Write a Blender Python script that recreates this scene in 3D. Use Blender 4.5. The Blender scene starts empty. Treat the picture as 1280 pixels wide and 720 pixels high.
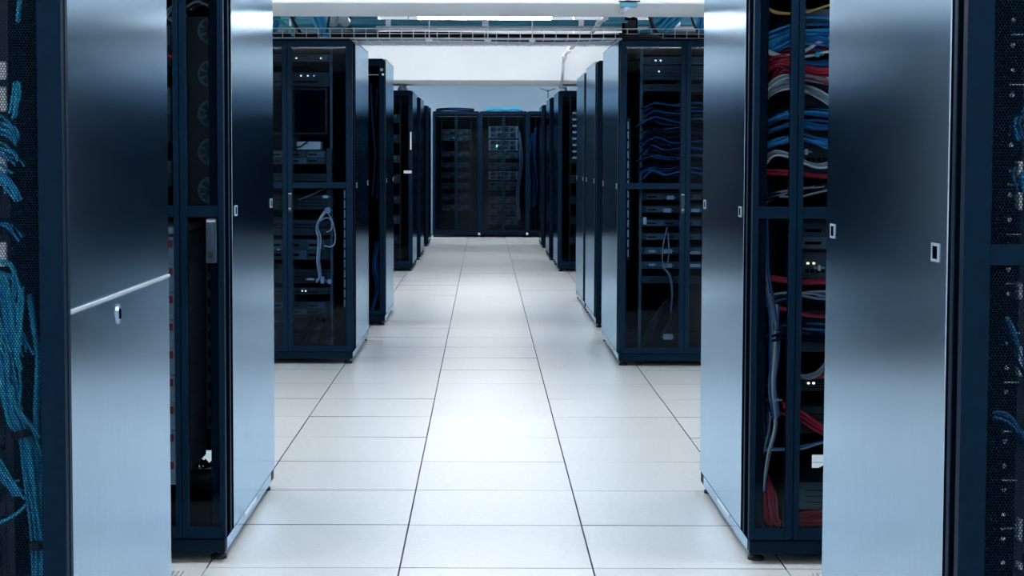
import bpy, bmesh, math, random
from mathutils import Vector, Matrix, Euler
R = random.Random(7)
C = bpy.context.scene.collection
SC = bpy.context.scene

# ------------------------------------------------------------------ camera
CAM_H = 1.2711
PITCH, YAW, ROLL = 0.05651, -0.00392, 0.00211
FPX, PPX, PPY = 2058.45, 640 - 42.85, 360 - 45.56
cd = bpy.data.cameras.new('camera'); cam = bpy.data.objects.new('camera', cd); C.objects.link(cam)
cd.sensor_width = 36.0; cd.lens = FPX / 1280 * 36
cd.shift_x = (640 - PPX) / 1280; cd.shift_y = (PPY - 360) / 1280
cd.clip_start = 0.05; cd.clip_end = 100
_fwd = Vector((math.sin(YAW) * math.cos(PITCH), math.cos(YAW) * math.cos(PITCH), -math.sin(PITCH)))
_rt = Vector((math.cos(YAW), -math.sin(YAW), 0)); _up = _rt.cross(_fwd)
_c, _s = math.cos(ROLL), math.sin(ROLL)
_r2 = _rt * _c + _up * _s
_u2 = _up * _c - _rt * _s
cam.matrix_world = Matrix(((_r2.x, _u2.x, -_fwd.x, 0), (_r2.y, _u2.y, -_fwd.y, 0), (_r2.z, _u2.z, -_fwd.z, CAM_H), (0, 0, 0, 1)))
SC.camera = cam

# ------------------------------------------------------------------ world, exposure
w = bpy.data.worlds.new('world'); SC.world = w; w.use_nodes = True
w.node_tree.nodes['Background'].inputs[0].default_value = (0.30, 0.42, 0.55, 1)
w.node_tree.nodes['Background'].inputs[1].default_value = 0.05
SC.view_settings.view_transform = 'Standard'; SC.view_settings.look = 'None'
SC.view_settings.exposure = 2.57; SC.view_settings.gamma = 1.0
SC.view_settings.use_curve_mapping = False
LAMP_COLOUR = (0.95, 0.975, 1.0); LAMP_POWER = 9.0

def P(px, py, Y):
    """world point on the plane at distance Y down the aisle, for layout by measurement"""
    a, b = px - PPX, py - PPY
    X = (_c * a + _s * b) / FPX; Z = -(-_s * a + _c * b) / FPX
    d = _fwd + _rt * X + _up * Z
    t = Y / d.y
    return Vector((d.x * t, Y, CAM_H + d.z * t))

# ------------------------------------------------------------------ materials
MATS = {}
def pbr(name, col, rough=0.5, metal=0.0, spec=0.5, noise=0.0, nscale=20.0, bump=0.0, stretch=(1, 1, 1), emit=None, estr=0.0, rnd=0.0):
    m = bpy.data.materials.new(name); m.use_nodes = True
    nt = m.node_tree; b = nt.nodes['Principled BSDF']
    b.inputs['Base Color'].default_value = (*col, 1); b.inputs['Roughness'].default_value = rough
    b.inputs['Metallic'].default_value = metal; b.inputs['Specular IOR Level'].default_value = spec
    if emit:
        b.inputs['Emission Color'].default_value = (*emit, 1); b.inputs['Emission Strength'].default_value = estr
    if noise or bump or rnd:
        tc = nt.nodes.new('ShaderNodeTexCoord'); mp = nt.nodes.new('ShaderNodeMapping')
        mp.inputs['Scale'].default_value = stretch
        nz = nt.nodes.new('ShaderNodeTexNoise'); nz.inputs['Scale'].default_value = nscale; nz.inputs['Detail'].default_value = 5
        nt.links.new(tc.outputs['Object'], mp.inputs['Vector']); nt.links.new(mp.outputs[0], nz.inputs['Vector'])
        if noise:
            mr = nt.nodes.new('ShaderNodeMapRange'); mr.inputs['From Min'].default_value = .3; mr.inputs['From Max'].default_value = .7
            mr.inputs['To Min'].default_value = 1 - noise; mr.inputs['To Max'].default_value = 1 + noise
            nt.links.new(nz.outputs[0], mr.inputs['Value'])
            val = mr.outputs[0]
            if rnd:
                oi = nt.nodes.new('ShaderNodeObjectInfo')
                m2 = nt.nodes.new('ShaderNodeMapRange'); m2.inputs['To Min'].default_value = 1 - rnd; m2.inputs['To Max'].default_value = 1 + rnd
                nt.links.new(oi.outputs['Random'], m2.inputs['Value'])
                mm = nt.nodes.new('ShaderNodeMath'); mm.operation = 'MULTIPLY'
                nt.links.new(val, mm.inputs[0]); nt.links.new(m2.outputs[0], mm.inputs[1]); val = mm.outputs[0]
            vm = nt.nodes.new('ShaderNodeVectorMath'); vm.operation = 'SCALE'
            vm.inputs[0].default_value = col
            nt.links.new(val, vm.inputs['Scale']); nt.links.new(vm.outputs[0], b.inputs['Base Color'])
        if bump:
            bp = nt.nodes.new('ShaderNodeBump'); bp.inputs['Strength'].default_value = bump; bp.inputs['Distance'].default_value = .001
            nt.links.new(nz.outputs[0], bp.inputs['Height']); nt.links.new(bp.outputs[0], b.inputs['Normal'])
    MATS[name] = m
    return m
wall_m = pbr('white_paint', (.77, .81, .84), .7, noise=.02, nscale=3)
ceil_m = pbr('ceiling_paint', (.70, .74, .76), .8, noise=.02, nscale=3)
tile_m = pbr('vinyl_tile', (.765, .79, .80), .33, spec=.40, noise=.035, nscale=45, bump=.06, rnd=.03)
sub_m = pbr('dark_underfloor', (.035, .025, .06), .8, noise=.1)
edge_m = pbr('tile_edge_band', (.11, .085, .16), .6, noise=.1)
navy = pbr('navy_rack_paint', (.0014, .0105, .026), .5, spec=.07, noise=.12, nscale=60)
stile_m = pbr('navy_door_paint', (.0016, .0140, .035), .5, spec=.07, noise=.12, nscale=60)
black = pbr('black_paint', (.0008, .0025, .006), 1.0, spec=0.0, noise=.2, nscale=40)
inner_m = pbr('dark_lining', (.002, .007, .014), .7, spec=.05, noise=.2, nscale=30)
def panel_mat(col=(.445, .585, .715), rough=.20):
    m = bpy.data.materials.new('brushed_side_panel'); m.use_nodes = True; nt = m.node_tree
    nt.nodes.remove(nt.nodes['Principled BSDF']); out = nt.nodes['Material Output']
    g = nt.nodes.new('ShaderNodeBsdfAnisotropic'); g.distribution = 'BECKMANN'
    g.inputs['Roughness'].default_value = rough
    tc = nt.nodes.new('ShaderNodeTexCoord'); mp = nt.nodes.new('ShaderNodeMapping'); mp.inputs['Scale'].default_value = (1, 60, .5)
    nz = nt.nodes.new('ShaderNodeTexNoise'); nz.inputs['Scale'].default_value = 6; nz.inputs['Detail'].default_value = 4
    mr = nt.nodes.new('ShaderNodeMapRange'); mr.inputs['From Min'].default_value = .3; mr.inputs['From Max'].default_value = .7
    mr.inputs['To Min'].default_value = .96; mr.inputs['To Max'].default_value = 1.04
    vm = nt.nodes.new('ShaderNodeVectorMath'); vm.operation = 'SCALE'; vm.inputs[0].default_value = col
    nt.links.new(tc.outputs['Object'], mp.inputs[0]); nt.links.new(mp.outputs[0], nz.inputs['Vector']); nt.links.new(nz.outputs[0], mr.inputs['Value'])
    nt.links.new(mr.outputs[0], vm.inputs['Scale']); nt.links.new(vm.outputs[0], g.inputs['Color']); nt.links.new(g.outputs[0], out.inputs[0])
    return m
panel_m = panel_mat()
trim_m = pbr('pale_trim', (.62, .68, .74), .4, metal=.6, noise=.05)
latch_m = pbr('latch_metal', (.36, .43, .52), .35, noise=.05)
chrome = pbr('chrome', (.78, .82, .86), .18, metal=1.0, noise=.02)
galv = pbr('galvanised_wire', (.86, .88, .93), .4, metal=0.0, noise=.06)
traysheet = pbr('grey_tray_sheet', (.60, .62, .72), .5, metal=0.0, noise=.08)
rubber = pbr('black_rubber', (.008, .008, .012), .6, noise=.2)
teal_m = pbr('teal_pipe_lagging', (.035, .21, .31), .45, noise=.15, nscale=6)
pvc = pbr('pale_conduit', (.55, .58, .66), .35, noise=.05)
grey_eq = pbr('grey_equipment', (.07, .12, .17), .45, noise=.1, nscale=30)
pale_eq = pbr('pale_equipment', (.46, .55, .68), .45, noise=.08, nscale=30)
dark_eq = pbr('charcoal_equipment', (.007, .016, .028), .4, noise=.15, nscale=30)
mid_eq = pbr('slate_equipment', (.018, .042, .068), .42, noise=.15, nscale=30)
white_eq = pbr('white_plastic', (.72, .78, .84), .4, noise=.04)
red_tag = pbr('red_tag', (.50, .03, .035), .5, noise=.05)
c_blue = pbr('blue_cable', (.012, .12, .37), .4, noise=.15, rnd=.2)
c_bright = pbr('bright_blue_cable', (.012, .31, .70), .38, noise=.12, rnd=.2)
c_cyan = pbr('cyan_cable', (.02, .45, .72), .38, noise=.12, rnd=.2)
c_teal = pbr('green_teal_cable', (.03, .40, .36), .4, noise=.1)
c_navy = pbr('navy_rack_paint', (.0014, .0105, .026), .5, spec=.07, noise=.12, nscale=60)
c_red = pbr('red_cable', (.46, .012, .045), .4, noise=.15, rnd=.2)
c_white = pbr('white_cable', (.80, .81, .86), .4, noise=.05)
c_grey = pbr('grey_cable', (.30, .33, .40), .45, noise=.1, rnd=.1)
c_black = pbr('black_cable', (.006, .007, .01), .45, noise=.2)
c_orange = pbr('orange_cable', (.75, .40, .10), .45, noise=.1)
def led(name, c, s):
    return pbr(name, (.1, .1, .1), .4, emit=c, estr=s, noise=.01)
led_w = led('white_led', (.8, .9, 1), .55); led_g = led('green_led', (.1, 1, .35), 3.0); led_y = led('amber_led', (1, .85, .45), .5); led_b = led('blue_led', (.1, .5, 1), .4)
lamp_m = led('lamp_diffuser', LAMP_COLOUR, LAMP_POWER)

def glass_mat(tint):
    m = bpy.data.materials.new('tinted_glass'); m.use_nodes = True; nt = m.node_tree
    for n in list(nt.nodes): nt.nodes.remove(n)
    out = nt.nodes.new('ShaderNodeOutputMaterial'); mx = nt.nodes.new('ShaderNodeMixShader')
    tr = nt.nodes.new('ShaderNodeBsdfTransparent'); tr.inputs[0].default_value = (*tint, 1)
    gl = nt.nodes.new('ShaderNodeBsdfGlossy'); gl.inputs['Roughness'].default_value = .03; gl.inputs[0].default_value = (.8, .9, 1, 1)
    fr = nt.nodes.new('ShaderNodeFresnel'); fr.inputs[0].default_value = 1.22
    nt.links.new(fr.outputs[0], mx.inputs[0]); nt.links.new(tr.outputs[0], mx.inputs[1]); nt.links.new(gl.outputs[0], mx.inputs[2])
    nt.links.new(mx.outputs[0], out.inputs[0]); return m
glass_m = glass_mat((.86, .92, .95)); glass_dark = glass_mat((.62, .71, .78))
def perf_mat(pitch=.0056, rad=.0024):
    m = bpy.data.materials.new('perforated_sheet'); m.use_nodes = True; nt = m.node_tree
    b = nt.nodes['Principled BSDF']; b.inputs['Base Color'].default_value = (.002, .014, .032, 1); b.inputs['Roughness'].default_value = .5; b.inputs['Specular IOR Level'].default_value = .04
    out = nt.nodes['Material Output']; mx = nt.nodes.new('ShaderNodeMixShader'); tr = nt.nodes.new('ShaderNodeBsdfTransparent')
    tc = nt.nodes.new('ShaderNodeTexCoord'); ds = []
    cell = (pitch, 1, pitch * 1.7320508)
    for off in (0.0, 0.5):
        a = nt.nodes.new('ShaderNodeVectorMath'); a.operation = 'MULTIPLY_ADD'
        a.inputs[1].default_value = (1 / cell[0], 0, 1 / cell[2]); a.inputs[2].default_value = (off, 0, off)
        f = nt.nodes.new('ShaderNodeVectorMath'); f.operation = 'FRACTION'
        s = nt.nodes.new('ShaderNodeVectorMath'); s.operation = 'MULTIPLY_ADD'
        s.inputs[1].default_value = (cell[0], 0, cell[2]); s.inputs[2].default_value = (-cell[0] / 2, 0, -cell[2] / 2)
        l = nt.nodes.new('ShaderNodeVectorMath'); l.operation = 'LENGTH'
        nt.links.new(tc.outputs['Object'], a.inputs[0]); nt.links.new(a.outputs[0], f.inputs[0]); nt.links.new(f.outputs[0], s.inputs[0]); nt.links.new(s.outputs[0], l.inputs[0])
        ds.append(l)
    mn = nt.nodes.new('ShaderNodeMath'); mn.operation = 'MINIMUM'
    nt.links.new(ds[0].outputs['Value'], mn.inputs[0]); nt.links.new(ds[1].outputs['Value'], mn.inputs[1])
    lt = nt.nodes.new('ShaderNodeMath'); lt.operation = 'LESS_THAN'; lt.inputs[1].default_value = rad
    nt.links.new(mn.outputs[0], lt.inputs[0]); nt.links.new(lt.outputs[0], mx.inputs[0])
    nt.links.new(b.outputs[0], mx.inputs[1]); nt.links.new(tr.outputs[0], mx.inputs[2]); nt.links.new(mx.outputs[0], out.inputs[0])
    return m
perf_m = perf_mat()

# ------------------------------------------------------------------ mesh helpers
ORG = {}
class MB:
    def __init__(s): s.v = []; s.f = []; s.smooth = []
    def add(s, v, f, sm=False):
        n = len(s.v); s.v += [tuple(p) for p in v]; s.f += [tuple(i + n for i in q) for q in f]; s.smooth += [sm] * len(f); return s
    def box(s, x0, x1, y0, y1, z0, z1, bev=0.0):
        if x0 > x1: x0, x1 = x1, x0
        if y0 > y1: y0, y1 = y1, y0
        if bev:
            bm = bmesh.new(); bmesh.ops.create_cube(bm, size=1)
            bmesh.ops.scale(bm, vec=(x1 - x0, y1 - y0, z1 - z0), verts=bm.verts)
            bmesh.ops.translate(bm, vec=((x0 + x1) / 2, (y0 + y1) / 2, (z0 + z1) / 2), verts=bm.verts)
            bmesh.ops.bevel(bm, geom=list(bm.edges), offset=bev, segments=1, affect='EDGES')
            bm.verts.index_update(); s.add([v.co for v in bm.verts], [[v.index for v in f.verts] for f in bm.faces]); bm.free(); return s
        v = [(x, y, z) for x in (x0, x1) for y in (y0, y1) for z in (z0, z1)]
        return s.add(v, [(0, 1, 3, 2), (4, 6, 7, 5), (0, 4, 5, 1), (2, 3, 7, 6), (0, 2, 6, 4), (1, 5, 7, 3)])
    def tube(s, pts, r, n=6, cap=True):
        pts = [Vector(p) for p in pts]; vs = []; fs = []
        up = Vector((0, 0, 1)); prev = None
        for i, p in enumerate(pts):
            t = (pts[min(i + 1, len(pts) - 1)] - pts[max(i - 1, 0)])
            if t.length < 1e-9: t = Vector((0, 0, 1))
            t.normalize()
            if prev is None:
                a = t.cross(up) if abs(t.z) < .9 else t.cross(Vector((1, 0, 0)))
            else:
                a = prev - t * prev.dot(t)
            a.normalize(); prev = a; b = t.cross(a)
            rr = r[i] if isinstance(r, (list, tuple)) else r
            for k in range(n):
                an = 2 * math.pi * k / n; vs.append(p + (a * math.cos(an) + b * math.sin(an)) * rr)
        for i in range(len(pts) - 1):
            for k in range(n):
                fs.append((i * n + k, i * n + (k + 1) % n, (i + 1) * n + (k + 1) % n, (i + 1) * n + k))
        s.add(vs, fs, True)
        if cap: s.add(vs[:n], [tuple(range(n))[::-1]]); s.add(vs[-n:], [tuple(range(n))])
        return s
    def lathe(s, c, prof, n=16, axis='z'):
        vs = []; fs = []
        for (r, h) in prof:
            for k in range(n):
                a = 2 * math.pi * k / n; x, y = r * math.cos(a), r * math.sin(a)
                vs.append((c[0] + x, c[1] + y, c[2] + h) if axis == 'z' else (c[0] + x, c[1] + h, c[2] + y) if axis == 'y' else (c[0] + h, c[1] + x, c[2] + y))
        m = len(prof)
        for i in range(m - 1):
            for k in range(n): fs.append((i * n + k, i * n + (k + 1) % n, (i + 1) * n + (k + 1) % n, (i + 1) * n + k))
        fs.append(tuple(range(n))[::-1]); fs.append(tuple(range((m - 1) * n, m * n)))
        s.add(vs, fs); return s
    def build(s, name, mat, parent=None, org=None, **props):
        o0 = Vector(ORG.get(parent.name, (0, 0, 0))) if parent else Vector(org or (0, 0, 0))
        me = bpy.data.meshes.new(name); me.from_pydata([tuple(Vector(p) - o0) for p in s.v], [], s.f)
        me.materials.append(mat)
        me.polygons.foreach_set('use_smooth', s.smooth)
        bm = bmesh.new(); bm.from_mesh(me); bmesh.ops.recalc_face_normals(bm, faces=bm.faces); bm.to_mesh(me); bm.free()
        o = bpy.data.objects.new(name, me); C.objects.link(o)
        if parent: o.parent = parent
        else: o.location = o0
        ORG[o.name] = tuple(o0)
        for k, v in props.items(): o[k] = v
        return o
def thing(name, label, cat, loc, group=None):
    o = bpy.data.objects.new(name, None); C.objects.link(o); o.location = loc; o.empty_display_size = .1
    o['label'] = label; o['category'] = cat
    if group: o['group'] = group
    ORG[o.name] = tuple(loc); return o
def smooth_path(pts, k=5):
    pts = [Vector(p) for p in pts]; out = []
    q = [pts[0] * 2 - pts[1]] + pts + [pts[-1] * 2 - pts[-2]]
    for i in range(1, len(q) - 2):
        a, b, c, d = q[i - 1:i + 3]
        for j in range(k):
            t = j / k
            out.append(.5 * ((2 * b) + (c - a) * t + (2 * a - 5 * b + 4 * c - d) * t * t + (3 * b - a - 3 * c + d) * t ** 3))
    out.append(pts[-1]); return out
def ordw(i): return ['topmost', 'second', 'third', 'fourth', 'fifth', 'sixth', 'seventh', 'eighth', 'ninth', 'tenth', 'eleventh', 'twelfth', 'thirteenth', 'fourteenth'][i]

# ------------------------------------------------------------------ room shell
X0, X1, YB, YF, ZC = -3.2, 3.2, -3.0, 27.75, 2.80
def struct(mb, name, mat, parent=None):
    return mb.build(name, mat, parent, kind='structure') if parent is None else mb.build(name, mat, parent)
floor = struct(MB().box(X0, X1, YB, YF, -.12, -.034), 'floor', sub_m)
TX0, TY0, TS, GAP = -.2602, 5.0546, .6, .0028
def tile_mesh():
    h = TS / 2 - GAP / 2; me = bpy.data.meshes.new('tile'); bv = .0012
    v = []
    for (e, z) in ((h, -.034), (h, -bv), (h - bv, 0)):
        v += [(-e, -e, z), (e, -e, z), (e, e, z), (-e, e, z)]
    f = [(0, 3, 2, 1), (8, 9, 10, 11)]
    for a in (0, 4):
        for k in range(4): f.append((a + k, a + (k + 1) % 4, a + 4 + (k + 1) % 4, a + 4 + k))
    me.from_pydata(v, [], f); me.materials.append(tile_m); me.materials.append(edge_m)
    for p in me.polygons:
        if p.index >= 2: p.material_index = 1
    me.update(); return me
tmesh = tile_mesh()
cols = range(-5, 6)
vents = {(-1, -1), (-1, 2)}
def vent_tile(x, y):
    mb = MB(); h = TS / 2 - GAP / 2
    sx = (-h, -.24, -.02, .02, .24, h)
    for (a, b) in ((0, 1), (2, 3), (4, 5)): mb.box(x + sx[a], x + sx[b], y - h, y + h, -.034, 0)
    for (a, b) in ((1, 2), (3, 4)):
        mb.box(x + sx[a], x + sx[b], y - h, y - .25, -.034, 0); mb.box(x + sx[a], x + sx[b], y + .25, y + h, -.034, 0)
        mb.box(x + sx[a], x + sx[b], y - .02, y + .02, -.034, 0)
        n = 15; w = (sx[b] - sx[a]) / n
        for k in range(n):
            xx = x + sx[a] + w * k
            for (q0, q1) in ((-.25, -.02), (.02, .25)): mb.box(xx, xx + w * .55, y + q0, y + q1, -.034, -.001)
    o = mb.build('vent_tile', tile_m, floor); o['label'] = 'slotted floor vent tile'; return o
rest = MB(); h = TS / 2 - GAP / 2
for i in cols:
    for j in range(-8, 38):
        x = TX0 + TS * (i + .5); y = TY0 + TS * (j + .5)
        if y + h > YF: continue
        if (j == -1 and i in (-2, 2)):
            vent_tile(x, y); continue
        if -2 <= j <= 22:
            o = bpy.data.objects.new('tile', tmesh); C.objects.link(o); o.parent = floor
            o.location = (x, y, R.uniform(-.0004, .0002)); o.rotation_euler = (R.gauss(0, .0016), R.gauss(0, .0009), 0)
        else:
            ta, tb = R.gauss(0, .0020), R.gauss(0, .0009); n0 = len(rest.v)
            rest.box(x - h, x + h, y - h, y + h, -.034, -.0003)
            rest.v[n0:] = [(a, b, c + ((b - y) * ta + (a - x) * tb if c > -.01 else 0)) for a, b, c in rest.v[n0:]]
ro = rest.build('distant_tiles', tile_m, floor, kind='stuff')
ro.data.materials.append(edge_m)
for p in ro.data.polygons:
    if p.normal.z < .9: p.material_index = 1
struct(MB().box(X0 - .1, X0, YB, YF, -.12, ZC), 'wall_left', wall_m)
struct(MB().box(X1, X1 + .1, YB, YF, -.12, ZC), 'wall_right', wall_m)
backwall_m = pbr('dimmed_white_paint', (.42, .60, .78), .7, noise=.02, nscale=3)  # white wall with the dimmer bluish far light put into its colour
struct(MB().box(X0 - .1, X1 + .1, YF, YF + .1, -.12, ZC), 'wall_back', backwall_m)
struct(MB().box(X0 - .1, X1 + .1, YB - .1, YB, -.12, ZC), 'wall_front', wall_m)
struct(MB().box(X0 - .1, X1 + .1, YB - .1, YF + .1, ZC, ZC + .1), 'ceiling', ceil_m)
BZ = 2.107
struct(MB().box(X0, X1, 8.95, 9.80, BZ, ZC, .006), 'trim_1', wall_m)
struct(MB().box(X0, X1, 17.75, 19.1, BZ, ZC, .006), 'trim_2', wall_m)
# pale joint ledge along the near beam
# ------------------------------------------------------------------ ceiling lamps
def lamp(x, y, z, label, along='x', L=1.24):
    t = thing('ceiling_light', label, 'lamp', (x, y, ZC), 'ceiling battens')
    a, b = L / 2, .045
    MB().box(x - a, x + a, y - b, y + b, z + .02, z + .06, .004).build('housing', white_eq, t)
    MB().box(x - a + .02, x + a - .02, y - b + .006, y + b - .006, z - .015, z + .021, .006).build('diffuser', lamp_m, t)
    for q in (-.4, .4): MB().tube([(x + q, y, z + .055), (x + q, y, ZC)], .006, 6).build('hanger_rod', galv, t)
LZ = 2.53
for (y, where) in ((-1.6, 'added unseen behind the camera as fill'), (1.2, 'added unseen before the nearest racks'), (4.65, 'above the first cross aisle'), (7.7, 'in front of the near beam'),  # first two battens are added out of view to light the near racks
                   (14.95, 'shining white just above the teal pipe'), (21.6, 'above the far black racks'), (25.7, 'over the rack row at the far end')):
    lamp(0, y, LZ, 'white fluorescent batten ' + where)
for sx, sd in ((-1, 'left'), (1, 'right')):
    for (y, where) in ((1.7, 'front aisle, added fill for nearest racks'), (4.7, 'first cross aisle'), (7.7, 'second cross aisle'), (12.0, 'third cross aisle'), (25.8, 'last cross aisle')):  # nearest pair added to brighten the cables behind the perforated doors
        lamp((2.6 if y == 12.0 else 2.1) * sx, y, LZ, f'white fluorescent batten over the {sd} arm of the {where}')

for x_, sd_ in ((-.95, 'left'), (.95, 'right')): lamp(x_, 16.2, 2.72, f'{sd_} one of two added unseen battens brightening the far beam')  # hidden pair added to brighten the face of the far beam
# ------------------------------------------------------------------ racks
def leaf(root, xa, xb, y, z0, z1, kind, lab=None, stile=(.03, .03), rail=.035, handle=None, bar=1.105, bar_dark=False):
    """one door leaf between xa < xb, front face at y"""
    th = .03; mb = MB()
    mb.box(xa, xa + stile[0], y, y + th, z0, z1, .003); mb.box(xb - stile[1], xb, y, y + th, z0, z1, .003)
    ia, ib = xa + stile[0], xb - stile[1]
    mb.box(ia, ib, y + .001, y + th, z0, z0 + rail); mb.box(ia, ib, y + .001, y + th, z1 - rail, z1)
    if bar: mb.box(ia, ib, y + .002, y + th, bar - .018, bar + .018)
    d = mb.build('door', stile_m, root)
    if lab: d['label'] = lab
    for (a, b) in (((z0 + rail, bar - .018), (bar + .018, z1 - rail)) if bar else ((z0 + rail, z1 - rail),)):
        g = MB().box(ia - .004, ib + .004, y + .012, y + .017 if kind == 'glass' else y + .0135, a - .004, b + .004)
        g.build('glass_pane' if kind == 'glass' else 'perforated_sheet', (glass_dark if bar_dark else glass_m) if kind == 'glass' else perf_m, d)
    if handle:
        hx, hz0, hz1, hw = handle
        hm = MB().box(hx - hw / 2, hx + hw / 2, y - .010, y + .012, hz0, hz1, .003)
        hh = hm.build('handle_plate', mid_eq, d)
        l = MB(); l.box(hx - hw * .3, hx + hw * .3, y - .028, y - .010, hz0 + (hz1 - hz0) * .28, hz1 - (hz1 - hz0) * .10, .005)
        l.build('handle', mid_eq, d)
        MB().lathe((hx, y - .010, hz0 + (hz1 - hz0) * .18), [(.0075, -.006), (.0075, .001)], 12, 'y').build('lock', chrome, d)
        MB().box(hx - hw * .42, hx + hw * .42, y - .012, y - .008, hz1 - (hz1 - hz0) * .08, hz1 - .004).build('handle_cap', pale_eq, d)
    return d
RACKS = {}
def rack(key, s, xin, y0, yp0, yp1, label, doors='narrow', H=2.0, W=.8, split_panel=False, latches=True, holes=(), group=None, fine=True, handle=None, bar=True):
    if not fine: bar = latches = False
    """s = +1: the rack extends towards +X from its aisle side xin; -1 the other way. y0 front of doors, yp0..yp1 side panel"""
    xo = xin + s * W; xa, xb = min(xin, xo), max(xin, xo); y1 = yp1
    t = thing('server_rack', label, 'server rack', ((xa + xb) / 2, (y0 + y1) / 2, 0), group)
    e = .014 * s
    fr = MB(); fy = y0 + .032
    p = .045
    ia, ib = xa + .004, xb - .004
    for px in (ia, ib - p):
        fr.box(px, px + p, fy, fy + .09, .035, H - .012, .003)
        fr.box(px, px + p, y1 - .06, y1 - .004, .035, H - .012)
    for (za, zb) in ((.035, .078), (H - .06, H - .012)):
        fr.box(ia + p, ib - p, fy, fy + .05, za, zb)
        fr.box(ia + p, ib - p, y1 - .05, y1 - .004, za, zb)
    for px in (ia, ib - p):
        fr.box(px, px + p, fy + .09, y1 - .06, .035, .09); fr.box(px, px + p, fy + .09, y1 - .06, H - .06, H - .012)
    fr.build('frame', navy, t)
    ln = MB(); 
    for q in (xa + .013, xb - .018): ln.box(q, q + .005, fy + .06, y1 - .02, .06, H - .03)
    ln.box(xa + .02, xb - .02, fy + .05, y1 - .05, .06, .066)
    ln.build('inner_lining', inner_m, t)
    # side front strip (side of door and post)
    for q, o in ((xin, s), (xo, -s)):
        MB().box(q, q + o * .010, fy, yp0 - .004, .075, H - .014, .002).build('side_strip', black, t)
    for q, o in (((xin, s),) if fine else ()):
        ym = (fy + yp0) / 2; MB().box(q - o * .002, q + o * .002, ym - .012, ym + .008, .08, H - .02, .001).build('edge_bead', stile_m, t)
    # side panels
    for q, o in ((xin, s), (xo, -s)):
        zs = ((.075, .966), (.974, H)) if split_panel else ((.075, H),)
        for zi, (a, b) in enumerate(zs):
            pm = MB().box(q, q + o * .012, yp0, yp1, a, b, .003).build('side_panel', panel_m, t)
            pm['label'] = 'brushed grey side panel' if not split_panel else ('lower brushed side panel' if zi == 0 else 'upper brushed side panel')
            if q == xin and zi == 0:
                if latches:
                    for yy in (yp0 + .075, yp1 - .075):
                        m = MB(); w2, h2 = .024, .017
                        xs0, xs1 = q - o * .0022, q + o * .002
                        m.box(xs0, xs1, yy - w2, yy - w2 + .006, 1.10 - h2, 1.10 + h2); m.box(xs0, xs1, yy + w2 - .006, yy + w2, 1.10 - h2, 1.10 + h2)
                        m.box(xs0, xs1, yy - w2 + .006, yy + w2 - .006, 1.10 + h2 - .005, 1.10 + h2); m.box(xs0, xs1, yy - w2 + .006, yy + w2 - .006, 1.10 - h2, 1.10 - h2 + .005)
                        lt = m.build('latch', latch_m, pm)
                        MB().box(q - o * .001, q + o * .001, yy - w2 + .006, yy + w2 - .006, 1.10 - h2 + .005, 1.10 + h2 - .005).build('latch_recess', black, pm)
                if split_panel:
                    yy = yp0 + .42 * (yp1 - yp0)
                    m = MB(); n = 16
                    pts = [(math.cos(2 * math.pi * k / n) * .013, math.sin(2 * math.pi * k / n) * .022) for k in range(n)]
                    m.add([(q - o * .004, yy + a2, .927 + b2) for a2, b2 in pts] + [(q + o * .002, yy + a2, .927 + b2) for a2, b2 in pts],
                          [tuple(range(n))] + [(k, (k + 1) % n, n + (k + 1) % n, n + k) for k in range(n)])
                    m.build('oval_lock', chrome, pm)
                    MB().box(q - o * .0055, q - o * .0035, yy - .006, yy + .006, .916, .938).build('keyhole', black, pm)
        if split_panel:
            MB().box(q - o * .003, q + o * .010, yp0, yp1, .9665, .9735, .001).build('joint_strip', trim_m, t)
    # plinths
    for q, o in ((xin, s), (xo, -s)):
        MB().box(q + o * .0015, q + o * .012, fy + .02, yp1 - .10, .034, .0745, .002).build('side_plinth', panel_m if fine else navy, t)
        if fine and q == xin:
            ym = yp0 + .22
            MB().box(q + o * .002, q + o * .008, ym, ym + .012, .046, .085, .001).build('plinth_slot_end', black, t)
            MB().box(q - o * .0015, q + o * .006, ym + .03, ym + .30, .056, .068, .001).build('plinth_slot_strip', white_eq, t)  # slot opening in the plinth, drawn as a dark end and white strip
    MB().box(xa + .003, xb - .003, y0 + .004, y0 + .034, .034, .076, .003).build('kick_plate', navy, t)
    # roof
    rf = MB().box(xa + .014, xb - .014, y0 + .008, y1, H - .0115, H, .003).build('roof_panel', navy, t)
    for q, o in ((xin, s),):
        MB().box(q, q + o * .035, yp0, y1 - .004, H + .0002, H + .007, .001).build('roof_edge', white_eq, t)
    # back panel with openings
    bk = MB()
    hs = sorted(holes, key=lambda h: h[2]); z = .066; xl, xr = xa + .045, xb - .045
    rows = sorted({h[2] for h in hs} | {h[3] for h in hs} | {z, H - .065})
    for a, b in zip(rows, rows[1:]):
        hx = sorted([(h[0], h[1]) for h in hs if h[2] <= a + 1e-6 and h[3] >= b - 1e-6]); cur = xl
        for u, v in hx:
            if u > cur: bk.box(cur, u, y1 - .02, y1 - .012, a, b)
            cur = max(cur, v)
        if cur < xr: bk.box(cur, xr, y1 - .02, y1 - .012, a, b)
    bk.build('back_panel', inner_m, t)
    # feet
    for fx in (xa + .035, xb - .035):
        for fyy in (fy + .045, y1 - .06):
            MB().lathe((fx, fyy, 0), [(.026, 0), (.026, .009), (.020, .014), (.009, .016), (.009, .036)], 14).build('foot', rubber, t)
    # mounting rails
    for q in (xa + .139, xb - .139):
        mr = MB(); mr.box(q - .008, q + .008, fy + .075, fy + .080, .08, H - .06); mr.box(q - .008, q - .005, fy + .080, fy + .11, .08, H - .06)
        mr.build('mounting_rail', grey_eq if fine and y0 > 9 else dark_eq, t)
    # doors
    zd0, zd1 = .080, H - .016
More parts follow.
